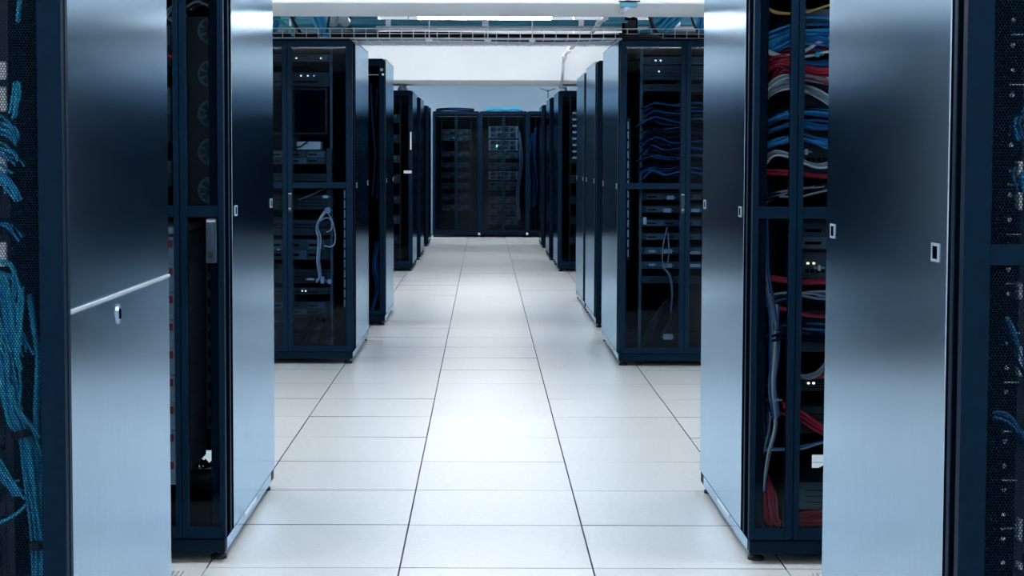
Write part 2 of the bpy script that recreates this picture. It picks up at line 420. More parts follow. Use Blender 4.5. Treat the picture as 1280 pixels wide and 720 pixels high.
    if doors == 'narrow':
        sp = xin + s * .137
        for (u, v, nar) in ((xin, sp - s * .001, True), (sp + s * .001, xo, False)):
            lo, hi = min(u, v), max(u, v)
            st = [.018, .018]
            if nar: st = [.018, .022] if s > 0 else [.022, .018]
            hd = None
            if nar and handle: hd = (xin + s * .038, .945, 1.083, .032)
            leaf(t, lo, hi, y0, zd0, zd1, 'glass', 'narrow glass door leaf' if nar else 'wide glass door leaf', stile=st, handle=hd)
    elif doors == 'split':
        kw = dict(bar_dark=True) if bar else dict(bar_dark=True, bar=None)
        th_ = .03 if bar else .022
        mid = (xa + xb) / 2
        hx = mid - s * .016 if handle else None
        leaf(t, xa, mid - .001, y0, zd0, zd1, 'glass', stile=(.04 if s > 0 else th_, th_), handle=(mid - .016, .94, 1.06, .022) if handle and s > 0 else None, **kw)
        leaf(t, mid + .001, xb, y0, zd0, zd1, 'glass', stile=(th_, .04 if s < 0 else th_), handle=(mid + .016, .94, 1.06, .022) if handle and s < 0 else None, **kw)
    elif doors == 'perf':
        leaf(t, xa, xb, y0, zd0, zd1, 'perf', 'perforated door', stile=(.047, .047), rail=.05, bar=None if split_panel else 1.106)
    RACKS[key] = dict(t=t, xa=xa, xb=xb, y0=y0, y1=y1, s=s, xin=xin)
    return t
XL, XR = -.808, .831
rack('L1', -1, XL, 3.150, 3.195, 4.21, 'nearest left server rack, brushed side panel with pale horizontal joint and oval lock', 'perf', split_panel=True, latches=False)
rack('R1', 1, XR, 2.850, 2.955, 4.0, 'nearest right server rack, tall one-piece brushed side panel and black perforated door', 'perf')
h1 = P(264, 578, 6.28)
rack('L2', -1, XL, 5.10, 5.275, 6.31, 'left glass-door rack with swing handle over round fans and red-tagged units', 'narrow', handle=True,
     holes=[(h1.x - .05, h1.x + .03, h1.z - .04, h1.z + .045), (-1.0, -.9, 1.875, 1.90)])
h2 = P(989, 578, 6.25); h3 = P(1022, 578, 6.25)
rack('R2', 1, XR, 5.10, 5.275, 6.28, 'right glass-door rack crammed with blue, red and white patch cables', 'narrow',
     holes=[(h2.x - .02, h2.x + .018, h2.z - .04, h2.z + .028), (h3.x - .02, h3.x + .04, h2.z - .024, h2.z + .028), (1.16, 1.3, 1.875, 1.90)])
rack('L3', -1, XL, 10.10, 10.36, 11.50, 'left glass-door rack with pale cables hanging in a loop inside', 'split', handle=True)
rack('R3', 1, XR - .008, 10.03, 10.19, 11.50, 'right glass-door rack under the thick blue cable bundle', 'split', handle=True)
rack('L4', -1, -.752, 12.45, 12.60, 13.66, 'left rack standing just behind the one with hanging pale cables', 'split', H=2.02, bar=False)
rack('R4', 1, .838, 12.31, 12.52, 13.62, 'right rack just behind the one under the blue cable bundle', 'split')
rack('R4b', 1, .838, 13.70, 13.92, 15.02, 'right rack standing back to back behind the second glass-door pair', 'split', H=1.99, bar=False)
far = 'dark racks near the far end'
rack('L5', -1, -.81, 18.50, 18.64, 19.75, 'dark left rack at the far beam, with small white plate on its door', 'split', H=2.03, fine=False, group=far)
rack('L6', -1, -.80, 20.55, 20.70, 21.80, 'middle one of the three dark racks far down the left side', 'split', H=2.03, fine=False, group=far)
rack('L7', -1, -.81, 23.75, 23.90, 25.0, 'hindmost dark rack down the left side, beside the white gap', 'split', H=2.03, fine=False, group=far)
rack('R5', 1, .83, 18.50, 18.64, 19.75, 'dark right rack at the far beam, where the pale conduit comes down', 'split', H=2.03, fine=False, group=far)
rack('R6', 1, .815, 20.55, 20.70, 21.80, 'middle one of the three dark racks far down the right side', 'split', H=2.03, fine=False, group=far)
rack('R7', 1, .815, 23.40, 23.55, 24.6, 'hindmost dark rack down the right side of the aisle', 'split', H=2.03, fine=False, group=far)
bg = 'racks closing the aisle'
rack('B0', 1, -.833, 26.58, 26.70, 27.5, 'left black rack of the row across the far end, dark inside', 'split', H=2.03, W=.755, fine=False, group=bg)
rack('B1', 1, -.076, 26.58, 26.70, 27.5, 'middle black rack across the far end, with lit units and green lights', 'split', H=2.03, W=.765, fine=False, group=bg)
rack('B2', 1, .691, 26.58, 26.70, 27.5, 'right black rack across the far end, half hidden, with blue cables', 'split', H=2.03, W=.765, fine=False, group=bg)

# ------------------------------------------------------------------ equipment in the racks
def unit(key, z0, u, label, mat=None, face='plain', group=None, depth=.55, leds=(), name='rack_server', cat='server', fmat=None, xo=0, hh=None):
    """rack unit of u rack heights whose bottom is at z0; it hangs from the mounting rails"""
    r = RACKS[key]; xc = (r['xa'] + r['xb']) / 2 + xo; W2 = (r['xb'] - r['xa']) / 2 - .165; y = r['y0'] + .105; H = hh or u * .04445 - .002
    mat = mat or dark_eq; fmat = fmat or mat
    t = thing(name, label, cat, (xc, y + depth / 2, z0), group)
    MB().box(xc - W2 + .006, xc + W2 - .006, y + .008, y + depth, z0, z0 + H).build('chassis', mat, t)
    fp = MB().box(xc - W2 - .018, xc + W2 + .018, y, y + .0075, z0, z0 + H, .001).build('face_plate', fmat, t)
    if face == 'drives':
        n = 2 if H > .06 else 1; m = 4
        for a in range(n):
            for b in range(m):
                bx0 = xc - W2 + .01 + (2 * W2 - .02) / m * b; bw = (2 * W2 - .02) / m - .006; bz = z0 + .004 + (H - .008) / n * a; bh = (H - .008) / n - .003
                d = MB().box(bx0, bx0 + bw, y - .006, y + .001, bz, bz + bh, .001).build('drive_carrier', mid_eq if (a + b) % 2 else grey_eq, t)
                MB().box(bx0 + .006, bx0 + bw * .55, y - .009, y - .005, bz + bh * .35, bz + bh * .6).build('drive_latch', black, d)
    elif face == 'ports':
        m = MB()
        for b in range(24): m.box(xc - W2 + .02 + b * .0165, xc - W2 + .02 + b * .0165 + .012, y - .0015, y + .001, z0 + H * .25, z0 + H * .25 + .012)
        m.build('ports', black, t)
    elif face == 'tagged':
        for sd in (-1, 1):
            bx = xc + sd * (W2 - .03)
            MB().box(bx - .014, bx + .014, y - .004, y + .001, z0 + H * .60, z0 + H * .88, .001).build('red_tag', red_tag, t)
            MB().box(xc + sd * (W2 + .002) - .006, xc + sd * (W2 + .002) + .006, y - .010, y + .001, z0 + H * .15, z0 + H * .8, .002).build('handle', grey_eq, t)
        for b in range(4):
            MB().box(xc - .16 + b * .08, xc - .16 + b * .08 + .074, y - .005, y + .001, z0 + .008, z0 + H - .008, .001).build('drive_carrier', pale_eq, t)
    elif face == 'fans':
        for b in range(3): MB().lathe((xc - .13 + .13 * b, y - .001, z0 + H / 2), [(H * .4, -.004), (H * .4, .001)], 16, 'y').build('fan', black, t)
    else:
        m = MB()
        for b in range(3): m.box(xc - W2 + .03, xc + W2 - .03, y - .001, y + .001, z0 + H * (.25 + .22 * b), z0 + H * (.25 + .22 * b) + .003)
        m.build('vent_slots', black, t)
    for (sd) in (-1, 1):
        if face != 'tagged':
            MB().box(xc + sd * (W2 + .006) - .004, xc + sd * (W2 + .006) + .004, y - .016, y + .001, z0 + H * .2, z0 + H * .8, .001).build('handle', mid_eq, t)
    for (lx, lz, lm) in leds:
        q = .0034 if r['y0'] < 8 else .0045 if r['y0'] < 20 else .019
        MB().box(xc + lx * W2 - q, xc + lx * W2 + q, y - .0035, y + .001, z0 + H * lz - q * .8, z0 + H * lz + q * .8).build('indicator_light', lm, t)
    return t
# L2: nine pale red-tagged storage units
for k in range(9):
    unit('L2', .228 + .0885 * (8 - k), 2, f'{ordw(k)} pale red-tagged storage unit, counted from above, in the rack with fans', pale_eq, 'tagged', 'red-tagged storage units', hh=.085, name='storage_unit', cat='storage unit')
unit('L2', 1.030, 1, 'bare pale shelf tray lying on the red-tagged storage units', white_eq, 'plain', hh=.02, name='shelf_tray', cat='tray')
for k, (z, u) in enumerate(((1.18, 2), (1.32, 4), (1.56, 3))):
    unit('L2', z, u, f'{["lowest", "middle", "uppermost"][k]} charcoal server above the crossbar in the rack with fans', dark_eq, 'drives', 'charcoal servers over the tagged units')
# L2: fan column in the cable space
def fan_panel():
    xa, xb, y = -.955, -.832, 5.235
    t = thing('fan_panel', 'dark upright panel with five round fans behind left narrow glass door', 'fan panel', ((xa + xb) / 2, y, 1.12))
    MB().box(xa, xb, y + .02, y + .03, 1.12, 1.72, .002).build('backing', dark_eq, t)
    for py in (38, 92, 142, 190, 238):
        c = P(263, py, y)
        f = MB().lathe((c.x, y + .012, c.z), [(.042, -.004), (.044, .008), (.030, .0085)], 24, 'y').build('fan', grey_eq, t)
        m = MB()
        for b in range(7):
            a = 2 * math.pi * b / 7
            p = [(math.cos(a + q) * r_, math.sin(a + q) * r_) for q, r_ in ((0, .010), (.15, .036), (.75, .036), (.8, .010))]
            m.add([(c.x + u, y + .002 + (.003 if i > 1 else 0), c.z + v) for i, (u, v) in enumerate(p)] + [(c.x + u, y + .006 + (.003 if i > 1 else 0), c.z + v) for i, (u, v) in enumerate(p)],
                  [(0, 1, 2, 3), (7, 6, 5, 4), (0, 4, 5, 1), (1, 5, 6, 2), (2, 6, 7, 3), (3, 7, 4, 0)])
        m.build('blades', mid_eq, f)
        MB().lathe((c.x, y, c.z), [(.012, 0), (.012, .01)], 14, 'y').build('hub', mid_eq, f)
        MB().box(c.x - .006, c.x + .008, y + .012, y + .021, c.z - .062, c.z - .056).build('indicator_light', led_w if py in (92,) else trim_m, t)
fan_panel()
def power_strip(x, y, z0, z1, label, dots):
    t = thing('power_strip', label, 'power strip', (x, y, z0))
    MB().box(x - .022, x + .022, y, y + .04, z0, z1, .003).build('body', dark_eq, t)
    n = int((z1 - z0) / .055)
    for k in range(n):
        z = z0 + .03 + k * (z1 - z0 - .06) / max(1, n - 1)
        MB().box(x - .014, x + .014, y - .002, y + .001, z - .014, z + .014).build('socket', black, t)
        if k in dots: MB().box(x + .015, x + .019, y - .003, y + .001, z - .003, z + .003).build('indicator_light', led_w, t)
power_strip(-.868, 5.24, .40, 1.06, 'black upright power strip below the fans behind left narrow glass door', (2, 5, 9, 11))

# ------------------------------------------------------------------ cables
def bundle(label, pts, n, r, mats, spread=.02, seed=0, group=None, name='cable_bundle', cat='cables', wob=.4, tie=()):
    """loose strands following one path; every strand a mesh of its own"""
    q = random.Random(seed); pts = [Vector(p) for p in pts]; c = sum(pts, Vector()) / len(pts)
    t = thing(name, label, cat, c, group)
    for k in range(n):
        off = Vector((q.gauss(0, 1), q.gauss(0, .6), q.gauss(0, 1))) * spread * .6
        pp = [p + off * (1 + q.uniform(-wob, wob)) + Vector((q.gauss(0, 1), q.gauss(0, .5), q.gauss(0, 1))) * spread * wob * .35 for p in pts]
        MB().tube(smooth_path(pp, 5), r, 5).build('cable', mats[k % len(mats)], t)
    for i in tie:
        d = (pts[min(i + 1, len(pts) - 1)] - pts[max(0, i - 1)]).normalized()
        MB().tube([pts[i] - d * .008, pts[i] + d * .008], spread * 1.25 + r, 10).build('cable_tie', c_black, t)
    return t
def PP(Y, *xy): return [P(x, y, Y + (dy[0] if dy else 0)) for (x, y, *dy) in xy]

# R2: what fills the right rack (front of bundles about 5.2 m away)
Y = 5.172
k2 = 'in right cable-crammed rack'
spec = [
    ('thin orange cable arching near the top', [(958, 10, .015), (972, 16), (992, 17), (1012, 14), (1034, 7), (1060, 0, .015)], 2, .0035, [c_orange], .004, 0),
    ('teal-blue cable bunch below the orange cable', [(952, 62, .05), (966, 50), (986, 40), (1008, 36), (1032, 35), (1070, 36, .015)], 14, .0042, [c_bright, c_cyan, c_blue], .022, 1),
    ('deep blue cable bunch under the teal one', [(950, 70, .05), (965, 58), (985, 52), (1008, 50), (1034, 54), (1070, 60, .015)], 14, .0042, [c_blue, c_bright, c_blue], .022, 2),
    ('pale pair of cables sweeping over the red bunch', [(948, 58), (962, 64), (980, 70), (1000, 66), (1018, 54), (1036, 46), (1070, 42, .015)], 3, .0042, [c_white, c_white, c_grey], .007, 3),
    ('upper crimson cable bunch', [(950, 66, .06), (968, 70, .03), (990, 66, .02), (1012, 60, .02), (1036, 58, .04), (1070, 56, .015)], 8, .0045, [c_red], .014, 4),
    ('long white cable under the upper crimson bunch', [(946, 60), (960, 66), (985, 72), (1010, 71), (1040, 64), (1070, 60, .015)], 2, .004, [c_white], .004, 31),
    ('blue cable bunch between two crimson ones', [(955, 84, .06), (975, 82, .03), (998, 80, .02), (1020, 82, .02), (1040, 80, .04), (1070, 76, .015)], 9, .004, [c_blue, c_bright], .014, 5),
    ('large lower crimson cable bunch', [(950, 110, .05), (960, 90, .03), (978, 80), (998, 86), (1015, 93), (1036, 94), (1070, 92, .015)], 12, .0048, [c_red], .018, 6),
    ('pale grey cable sheaf under the lower crimson bunch', [(951, 122, .04), (962, 108), (978, 99), (1000, 98), (1020, 100), (1040, 104), (1070, 110, .015)], 7, .0042, [c_white, c_grey], .009, 7),
    ('second pale grey cable sheaf, drooping', [(950, 128, .05), (965, 114), (985, 106), (1005, 110), (1022, 118), (1042, 128), (1070, 136, .015)], 7, .0042, [c_grey, c_white], .010, 8),
    ('uppermost of the dark blue cable layers', [(952, 152, .06), (975, 142), (998, 138), (1020, 138), (1044, 140), (1070, 140, .015)], 10, .0045, [c_blue, c_navy, c_bright], .013, 9),
    ('middle dark blue cable layer', [(952, 170, .06), (975, 160), (998, 156), (1020, 160), (1044, 160), (1070, 158, .015)], 10, .0045, [c_blue, c_navy, c_blue], .014, 10),
    ('lowest dark blue cable layer above the drooping sheaf', [(952, 188, .06), (975, 178), (998, 172), (1020, 178), (1044, 182), (1070, 180, .015)], 12, .0045, [c_blue, c_bright, c_navy], .015, 11),
    ('pale grey sheaf above the short red bunch', [(950, 206, .04), (966, 190), (985, 192), (1004, 200), (1022, 206), (1044, 202), (1070, 198, .015)], 6, .004, [c_grey, c_white], .009, 12),
    ('short red bunch above the crossbar', [(950, 216, .05), (975, 216, .02), (1000, 218, .02), (1024, 221, .02), (1070, 222, .015)], 7, .0045, [c_red], .010, 13),
    ('grey sheaf directly above the crossbar', [(950, 250, .05), (972, 244), (992, 240), (1012, 236), (1036, 232), (1070, 228, .015)], 9, .004, [c_grey, c_navy], .012, 14),
    ('red cable line over the slate-blue layer', [(948, 346, .05), (975, 349), (1000, 352), (1024, 352), (1070, 352, .015)], 6, .0045, [c_red], .007, 15),
    ('slate-blue cable layer under the red line', [(952, 380, .05), (975, 372), (1000, 370), (1024, 372), (1070, 372, .015)], 16, .004, [c_grey, c_blue, c_grey, c_navy], .020, 16),
    ('thin red cables between slate-blue layers', [(960, 384, .04), (980, 386), (1000, 392), (1024, 395), (1070, 396, .015)], 4, .004, [c_red], .007, 17),
    ('deep navy cable layer low in the rack', [(952, 424, .05), (975, 415), (1000, 412), (1024, 416), (1070, 416, .015)], 16, .0042, [c_navy, c_blue, c_navy], .022, 18),
    ('coiled grey cables below the navy layer', [(990, 462), (1004, 470), (1020, 466), (1034, 452), (1070, 440, .015)], 5, .004, [c_grey], .010, 19),
    ('dull red bunch slanting low in the rack', [(980, 508), (1000, 516), (1024, 534), (1050, 546), (1070, 550, .015)], 8, .005, [c_red], .014, 20),
    ('single teal-grey cable above the bright opening', [(945, 560), (975, 560), (1000, 558), (1034, 550), (1070, 545, .015)], 2, .004, [c_grey, c_blue], .006, 21),
    ('red cable heap at the foot of the wide door', [(990, 655, .06), (1010, 650, .04), (1032, 648, .04), (1070, 650, .015)], 14, .005, [c_red], .018, 22),
    ('red cable heap at the foot of the narrow door', [(957, 598, .045), (960, 620, .045), (963, 640, .045), (970, 655, .045)], 16, .005, [c_red], .020, 23),
    ('white upright cable pair at the rack corner', [(952, 120), (949, 150), (949, 185), (951, 220), (949, 250)], 3, .0038, [c_white, c_grey], .005, 24),
    ('crimson upright tuft in the rack corner', [(955, 78, .05), (951, 95, .04), (950, 118, .05)], 7, .0045, [c_red], .010, 25),
    ('grey-blue upright cables below the crossbar', [(952, 272), (954, 310), (958, 350), (966, 390), (970, 430), (966, 480), (970, 520)], 7, .0038, [c_grey, c_blue, c_navy], .012, 26),
    ('pale upright strands low behind the narrow door', [(970, 380), (967, 440), (963, 490), (968, 530), (958, 570), (950, 615)], 4, .0036, [c_grey, c_white, c_blue], .008, 27),
    ('navy upright trunk of cables at the back of the narrow door', [(960, 20, .12), (962, 120, .12), (960, 240, .12), (962, 400, .12), (962, 560, .12)], 14, .0045, [c_navy, c_blue], .024, 28),
]
for i, (lab, xy, n, r, ms, sp, sd) in enumerate(spec):
    bundle(lab + ' ' + ('in right rack' if len(lab.split()) > 10 else k2), PP(Y, *xy), n, r, ms, sp, 100 + sd, 'patch cables of the right rack')
for (z, u, lab, m, f, lds) in (
        (1.655, 2, 'grey switch behind the topmost cables in right cable-crammed rack', grey_eq, 'ports', ()),
        (1.44, 3, 'dark switch behind crimson cables in right cable-crammed rack', dark_eq, 'ports', ()),
        (1.22, 4, 'dark switch behind dark blue layers in right cable-crammed rack', dark_eq, 'ports', ((-.9, .7, led_w),)),
        (.985, 2, 'slate switch with white lights below the crossbar in right rack', mid_eq, 'drives', ((-.92, .55, led_y), (-.80, .3, led_y), (-.70, .3, led_w))),
        (.89, 2, 'slate unit with two amber lights in right cable-crammed rack', mid_eq, 'ports', ((-.88, .6, led_y), (-.80, .6, led_y))),
        (.66, 3, 'charcoal switch behind slate-blue cables in right rack', dark_eq, 'ports', ()),
        (.535, 1, 'dark unit with small amber lights above the dull red bunch', dark_eq, 'plain', ((-.85, .6, led_y), (-.78, .6, led_w))),
        (.40, 2, 'dark unit behind the dull red bunch in right rack', dark_eq, 'plain', ()),
        (.155, 3, 'plain slate box above the red heap in right rack', mid_eq, 'plain', ())):
    if z == .155: u = 2
    unit('R2', z, u, lab, m, f, 'units behind the right patch cables', leds=lds, depth=.18 if z < .3 else .5)
def connector(px, py, Y, w_, h_, label, mat=white_eq):
    c = P(px, py, Y)
    t = thing('cable_tag', label, 'tag', c, 'cable tags')
    MB().box(c.x - w_ / 2, c.x + w_ / 2, c.y - .004, c.y + .004, c.z - h_ / 2, c.z + h_ / 2, .002).build('body', mat, t)
    MB().tube([(c.x - w_ * .5 - .012, c.y, c.z), (c.x + w_ * .5 + .012, c.y, c.z)], .0035, 6).build('wire', c_grey, t)
connector(1022, 87, 5.17, .026, .012, 'white tag on the large lower crimson bunch')
connector(1008, 190, 5.17, .010, .018, 'white plug hanging below the dark blue layers')
connector(1022, 68, 5.17, .014, .016, 'cyan tag beside the upper crimson bunch', c_cyan)
connector(1024, 471, 5.17, .028, .012, 'pink tag by the coiled grey cables', red_tag)
connector(992, 471, 5.17, .020, .006, 'white tag left of the pink tag')
connector(968, 500, 5.17, .026, .012, 'pale tag on upright strands behind the narrow door', pale_eq)
connector(1024, 335, 5.17, .010, .018, 'pale plug just below the amber lights', pale_eq)
# dangling cables across the bright openings
bundle('black cables crossing the bright low opening in right rack', PP(6.0, (975, 586), (995, 582), (1015, 590), (1040, 580)), 4, .006, [c_black], .012, 140)
bundle('black cables crossing the bright low opening in left rack', PP(6.0, (252, 574), (262, 582), (274, 572)), 5, .005, [c_black], .018, 141)
bundle('grey cable coil at the top of the left rack with fans', PP(5.25, (205, 22), (214, 10), (226, 6), (232, 16), (222, 26), (212, 20)), 3, .006, [c_grey, c_black], .006, 142)
bundle('black cables at the top behind the fan panel', PP(5.42, (236, 12, 0), (250, 4, 0), (266, 10, 0), (280, 4, 0)), 5, .005, [c_black, c_grey], .012, 143)
bundle('dull red cable end in the left rack with fans', PP(5.2, (205, 66), (216, 72), (226, 70)), 4, .004, [c_red], .006, 144)

# L1: blue looms behind the perforated door
Y = 3.232
kl = 'behind nearest left perforated door'
for i, (lab, xy, n, r, ms, sp) in enumerate((
        ('topmost short cyan loom', [(26, -10), (23, 10), (22, 28)], 5, .003, [c_cyan, c_cyan], .005),
        ('bright cyan loom below the topmost one', [(22, 105), (21, 125), (17, 145)], 9, .003, [c_cyan, c_cyan], .008),
        ('loose blue loom third from above', [(-12, 158, .04), (4, 160), (16, 166), (20, 176)], 9, .003, [c_cyan, c_bright], .012),
        ('loose blue loom fourth from above', [(-12, 190, .04), (2, 192), (14, 198), (20, 204)], 9, .003, [c_cyan, c_bright], .012),
        ('loose blue loom fifth from above', [(-12, 224, .04), (0, 226), (12, 236), (20, 250)], 10, .003, [c_cyan, c_bright], .012),
        ('loose blue loom beside the white tag block', [(-12, 280, .04), (2, 278), (16, 284), (24, 296)], 9, .003, [c_bright, c_navy], .012),
        ('broad blue loom falling below the tag block', [(-14, 338), (2, 350), (9, 385), (14, 420), (20, 440)], 18, .0034, [c_cyan, c_bright, c_cyan], .017),
        ('blue loom rising beside the door edge', [(28, 358), (26, 400), (22, 438), (25, 460)], 4, .0034, [c_cyan], .006),
        ('long blue loom strapped to the door side', [(2, 440, .01), (8, 480), (15, 515), (27, 542), (34, 580), (42, 630), (48, 680), (47, 740)], 14, .0034, [c_cyan, c_cyan, c_cyan, c_bright], .013),
        ('straight blue loom next to the door stile', [(38, 370, .02), (43, 400, .02), (48, 450, .02), (47, 520, .02), (49, 600, .02)], 4, .0036, [c_bright, c_cyan], .006),
        ('single cyan cable swinging to the left', [(40, 622), (28, 636), (12, 648), (-12, 658)], 1, .0038, [c_cyan], .001),
        ('thin blue cable joining the long loom', [(15, 478), (20, 505), (34, 525), (50, 545)], 2, .0034, [c_cyan], .004),
        ('dark blue loom slanting at the lower left', [(-14, 578), (4, 594), (18, 612), (26, 622)], 8, .0036, [c_bright, c_cyan], .010))):
    bundle(f'{lab} {kl}', PP(Y, *xy), n, r, ms, sp, 200 + i, 'blue looms of the nearest left rack', tie=(3, 6) if 'strapped' in lab else ())
for i, (py, hh) in enumerate(((88, 22), (124, 30), (202, 30), (222, 20), (318, 30), (480, 14))):
    c = P(2 if i != 3 else -1, py, 3.235)
    o = MB().box(c.x - .009, c.x + .009, 3.236, 3.246, c.z - hh / 1240, c.z + hh / 1240, .002).box(c.x - .006, c.x + .006, 3.246, 3.256, c.z - hh / 1500, c.z + hh / 1500).build('label_block', white_eq, None, (c.x, 3.24, c.z))
    o['label'] = f'{ordw(i)} white label block, counted from above, behind nearest left perforated door'; o['category'] = 'label'; o['group'] = 'white label blocks of the nearest left rack'
for k in range(12):
    unit('L1', .12 + .145 * (11 - k), 3, f'{ordw(k)} charcoal server from above in the nearest left rack', dark_eq, 'drives' if k % 2 else 'ports', 'charcoal servers of the nearest left rack', leds=((.97, .6, led_w),) if k in (4, 8) else ())
# R1: servers behind the perforated door
for k in range(12):
    unit('R1', .12 + .145 * (11 - k), 3, f'{ordw(k)} slate server from above in the nearest right rack', mid_eq, 'drives' if k % 3 else 'ports', 'slate servers of the nearest right rack', leds=((-.99, .4, led_b),) if k in (3, 7) else ())
def screw_rail():
    x = P(1258, 300, 2.97).x
    t = thing('rail_screws', 'upright row of small pale screws behind nearest right perforated door', 'screws', (x, 2.97, .2))
    for k in range(40):
        z = .14 + k * .0445
        MB().lathe((x, 2.957, z), [(.0042, -.003), (.0042, .001)], 8, 'y').build('screw', chrome, t)
        if k % 2 == 0: MB().box(x - .005, x + .022, 2.953, 2.957, z + .017, z + .0195).build('unit_mark', trim_m, t)
screw_rail()
for i, (py, hh) in enumerate(((211, 20), (251, 22), (363, 20), (441, 18), (460, 18), (660, 28), (705, 8))):
    c = P(1271.5, py, 2.95)
    o = MB().box(c.x - .0035, c.x + .0035, 2.93, 2.952, c.z - hh / 1390, c.z + hh / 1390, .001).build('ejector_lever', white_eq if i in (0, 1, 2, 6) else pale_eq, None, (c.x, 2.94, c.z))
    o['label'] = f'{ordw(i)} pale ejector lever from above behind nearest right perforated door'; o['category'] = 'lever'; o['group'] = 'ejector levers of the nearest right rack'
for i, (xy) in enumerate(([(1300, 130), (1280, 136), (1272, 150), (1276, 170)], [(1300, 205), (1282, 212), (1276, 225), (1282, 240)], [(1262, 400), (1270, 420), (1278, 450), (1290, 470)], [(1240, 520), (1256, 524), (1270, 540), (1290, 570)])):
    bundle(f'{["upper", "second", "third", "lowest"][i]} dim blue cable loop behind nearest right perforated door', PP(2.93, *xy), 4, .0032, [c_blue, c_bright, c_navy], .008, 260 + i, 'blue loops of the nearest right rack')

# L3: contents
kk = 'in left rack with hanging cables'
for k, (py, u, m, f, lds, lab) in enumerate((
        (77, 1, grey_eq, 'plain', ((.84, .5, led_w), (.2, .5, led_w)), 'slim grey unit nearest the top'),
        (108, 2, mid_eq, 'ports', ((.66, .75, led_b), (.5, .75, led_w), (.32, .75, led_w)), 'slate switch under the slim grey unit'),
        (205.5, 2, dark_eq, 'drives', (), 'dark server just under the white box'),
        (226, 1, mid_eq, 'plain', (), 'slim slate unit just above the crossbar'),
        (262, 2, dark_eq, 'plain', (), 'dark server just below the crossbar'),
        (284, 1, mid_eq, 'ports', ((-.1, .5, led_w),), 'slim switch beside the upper end of the loop'),
        (294, 1, mid_eq, 'plain', (), 'slim unit beside the middle of the loop'),
        (325, 3, dark_eq, 'drives', ((.35, .3, led_w), (-.3, .5, led_w)), 'dark server beside the lower end of the loop'),
        (354, 2, dark_eq, 'plain', (), 'dark server at the plugs of the loop'),
        (368, 1, mid_eq, 'ports', ((.33, .5, led_y), (.42, .5, led_w)), 'slim switch with two lights under the plugs'),
        (394, 2, dark_eq, 'drives', ((.36, .7, led_w), (.42, .7, led_y), (.36, .1, led_w)), 'dark server third from the bottom'),
        (412, 1, mid_eq, 'plain', (), 'slim unit second from the bottom'),
        (434, 2, dark_eq, 'plain', (), 'dark server at the bottom'))):
    unit('L3', P(380, py, 10.205).z, u, f'{lab} {kk}', m, f, 'units in the left rack with hanging cables', leds=lds)
def box_thing(name, label, cat, x0, x1, y0, y1, z0, z1, mat, face=None, group=None):
    t = thing(name, label, cat, ((x0 + x1) / 2, (y0 + y1) / 2, z0), group)
    MB().box(x0, x1, y0, y1, z0, z1, .003).build('housing', mat, t)
    if face: MB().box(x0 + .012, x1 - .012, y0 - .003, y0 + .002, z0 + .012, z1 - .012).build('screen', face, t)
    return t
a, b = P(325, 168, 10.2), P(409, 110, 10.2)
t = box_thing('monitor', 'dark blank monitor above the white box in left rack', 'monitor', a.x, b.x, 10.20, 10.26, a.z, b.z, dark_eq, black)
MB().box((a.x + b.x) / 2 - .03, (a.x + b.x) / 2 + .03, 10.26, 10.30, P(340, 187, 10.205).z + .001, a.z + .1, .003).build('stand', dark_eq, t)
a, b = P(371, 187, 10.2), P(401, 177, 10.2)
t = box_thing('white_box', 'small white network box under the dark monitor in left rack', 'network box', a.x, b.x, 10.19, 10.34, a.z, b.z, white_eq)
MB().tube([P(365, 186, 10.18), P(376, 183, 10.18), P(385, 177, 10.18)], .005, 6).build('cord', c_black, t)
bundle('pale cables hanging in loops in the left glass-door rack', PP(10.16, (410, 262), (402, 272), (396, 285), (399, 300), (398, 325), (400, 345), (397, 352)), 5, .0042, [c_white, pale_eq, c_white], .014, 300, wob=.3)
bundle('wide pale loop at the right of the hanging cables', PP(10.15, (408, 264), (415, 274), (419, 290), (419, 303), (414, 308), (406, 307)), 1, .0045, [c_white], .002, 301)
bundle('small pale loop inside the hanging cables', PP(10.15, (400, 276), (408, 272), (414, 276), (414, 286), (408, 290)), 1, .0042, [c_white], .002, 302)
connector(410, 263, 10.13, .03, .035, 'grey clip where the hanging cables start', pale_eq)
connector(403, 350, 10.13, .022, .045, 'pale plug at the lower end of the hanging cables', pale_eq)
connector(388, 349, 10.13, .045, .012, 'white tag left of the lower plug', white_eq)
connector(407, 246, 10.13, .030, .018, 'white tag above the hanging cables', white_eq)
connector(412, 352, 10.13, .024, .03, 'pale plug right of the lower plug', pale_eq)
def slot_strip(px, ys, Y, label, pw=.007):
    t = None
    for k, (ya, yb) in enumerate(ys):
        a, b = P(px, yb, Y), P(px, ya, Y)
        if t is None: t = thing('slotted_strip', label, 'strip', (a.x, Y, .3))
        MB().box(a.x - pw / 2, a.x + pw / 2, Y - .003, Y + .002, a.z, b.z).build('pale_plate', white_eq, t)
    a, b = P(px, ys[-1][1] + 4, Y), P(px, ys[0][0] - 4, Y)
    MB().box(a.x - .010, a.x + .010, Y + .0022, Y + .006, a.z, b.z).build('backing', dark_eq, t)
slot_strip(431, [(238 + 12.4 * k, 247.5 + 12.4 * k) for k in range(12)], 10.15, 'upright strip of white plates for lit slots right of the hanging cables')  # white plates stand for light seen through the rail slots
a, b = P(408, 262, 10.17), P(415, 185, 10.17)
o = MB().box(a.x, b.x, 10.17, 10.20, a.z, b.z, .003).build('cable_bracket', mid_eq, None, (a.x, 10.18, a.z)); o['label'] = 'upright blue-grey cable bracket beside the white box'; o['category'] = 'bracket'
bundle('dark cable tangle low in the left rack with hanging cables', PP(10.17, (372, 430), (385, 412), (398, 395), (408, 405), (400, 425), (412, 415)), 8, .0045, [c_navy, c_black, c_navy], .03, 303)
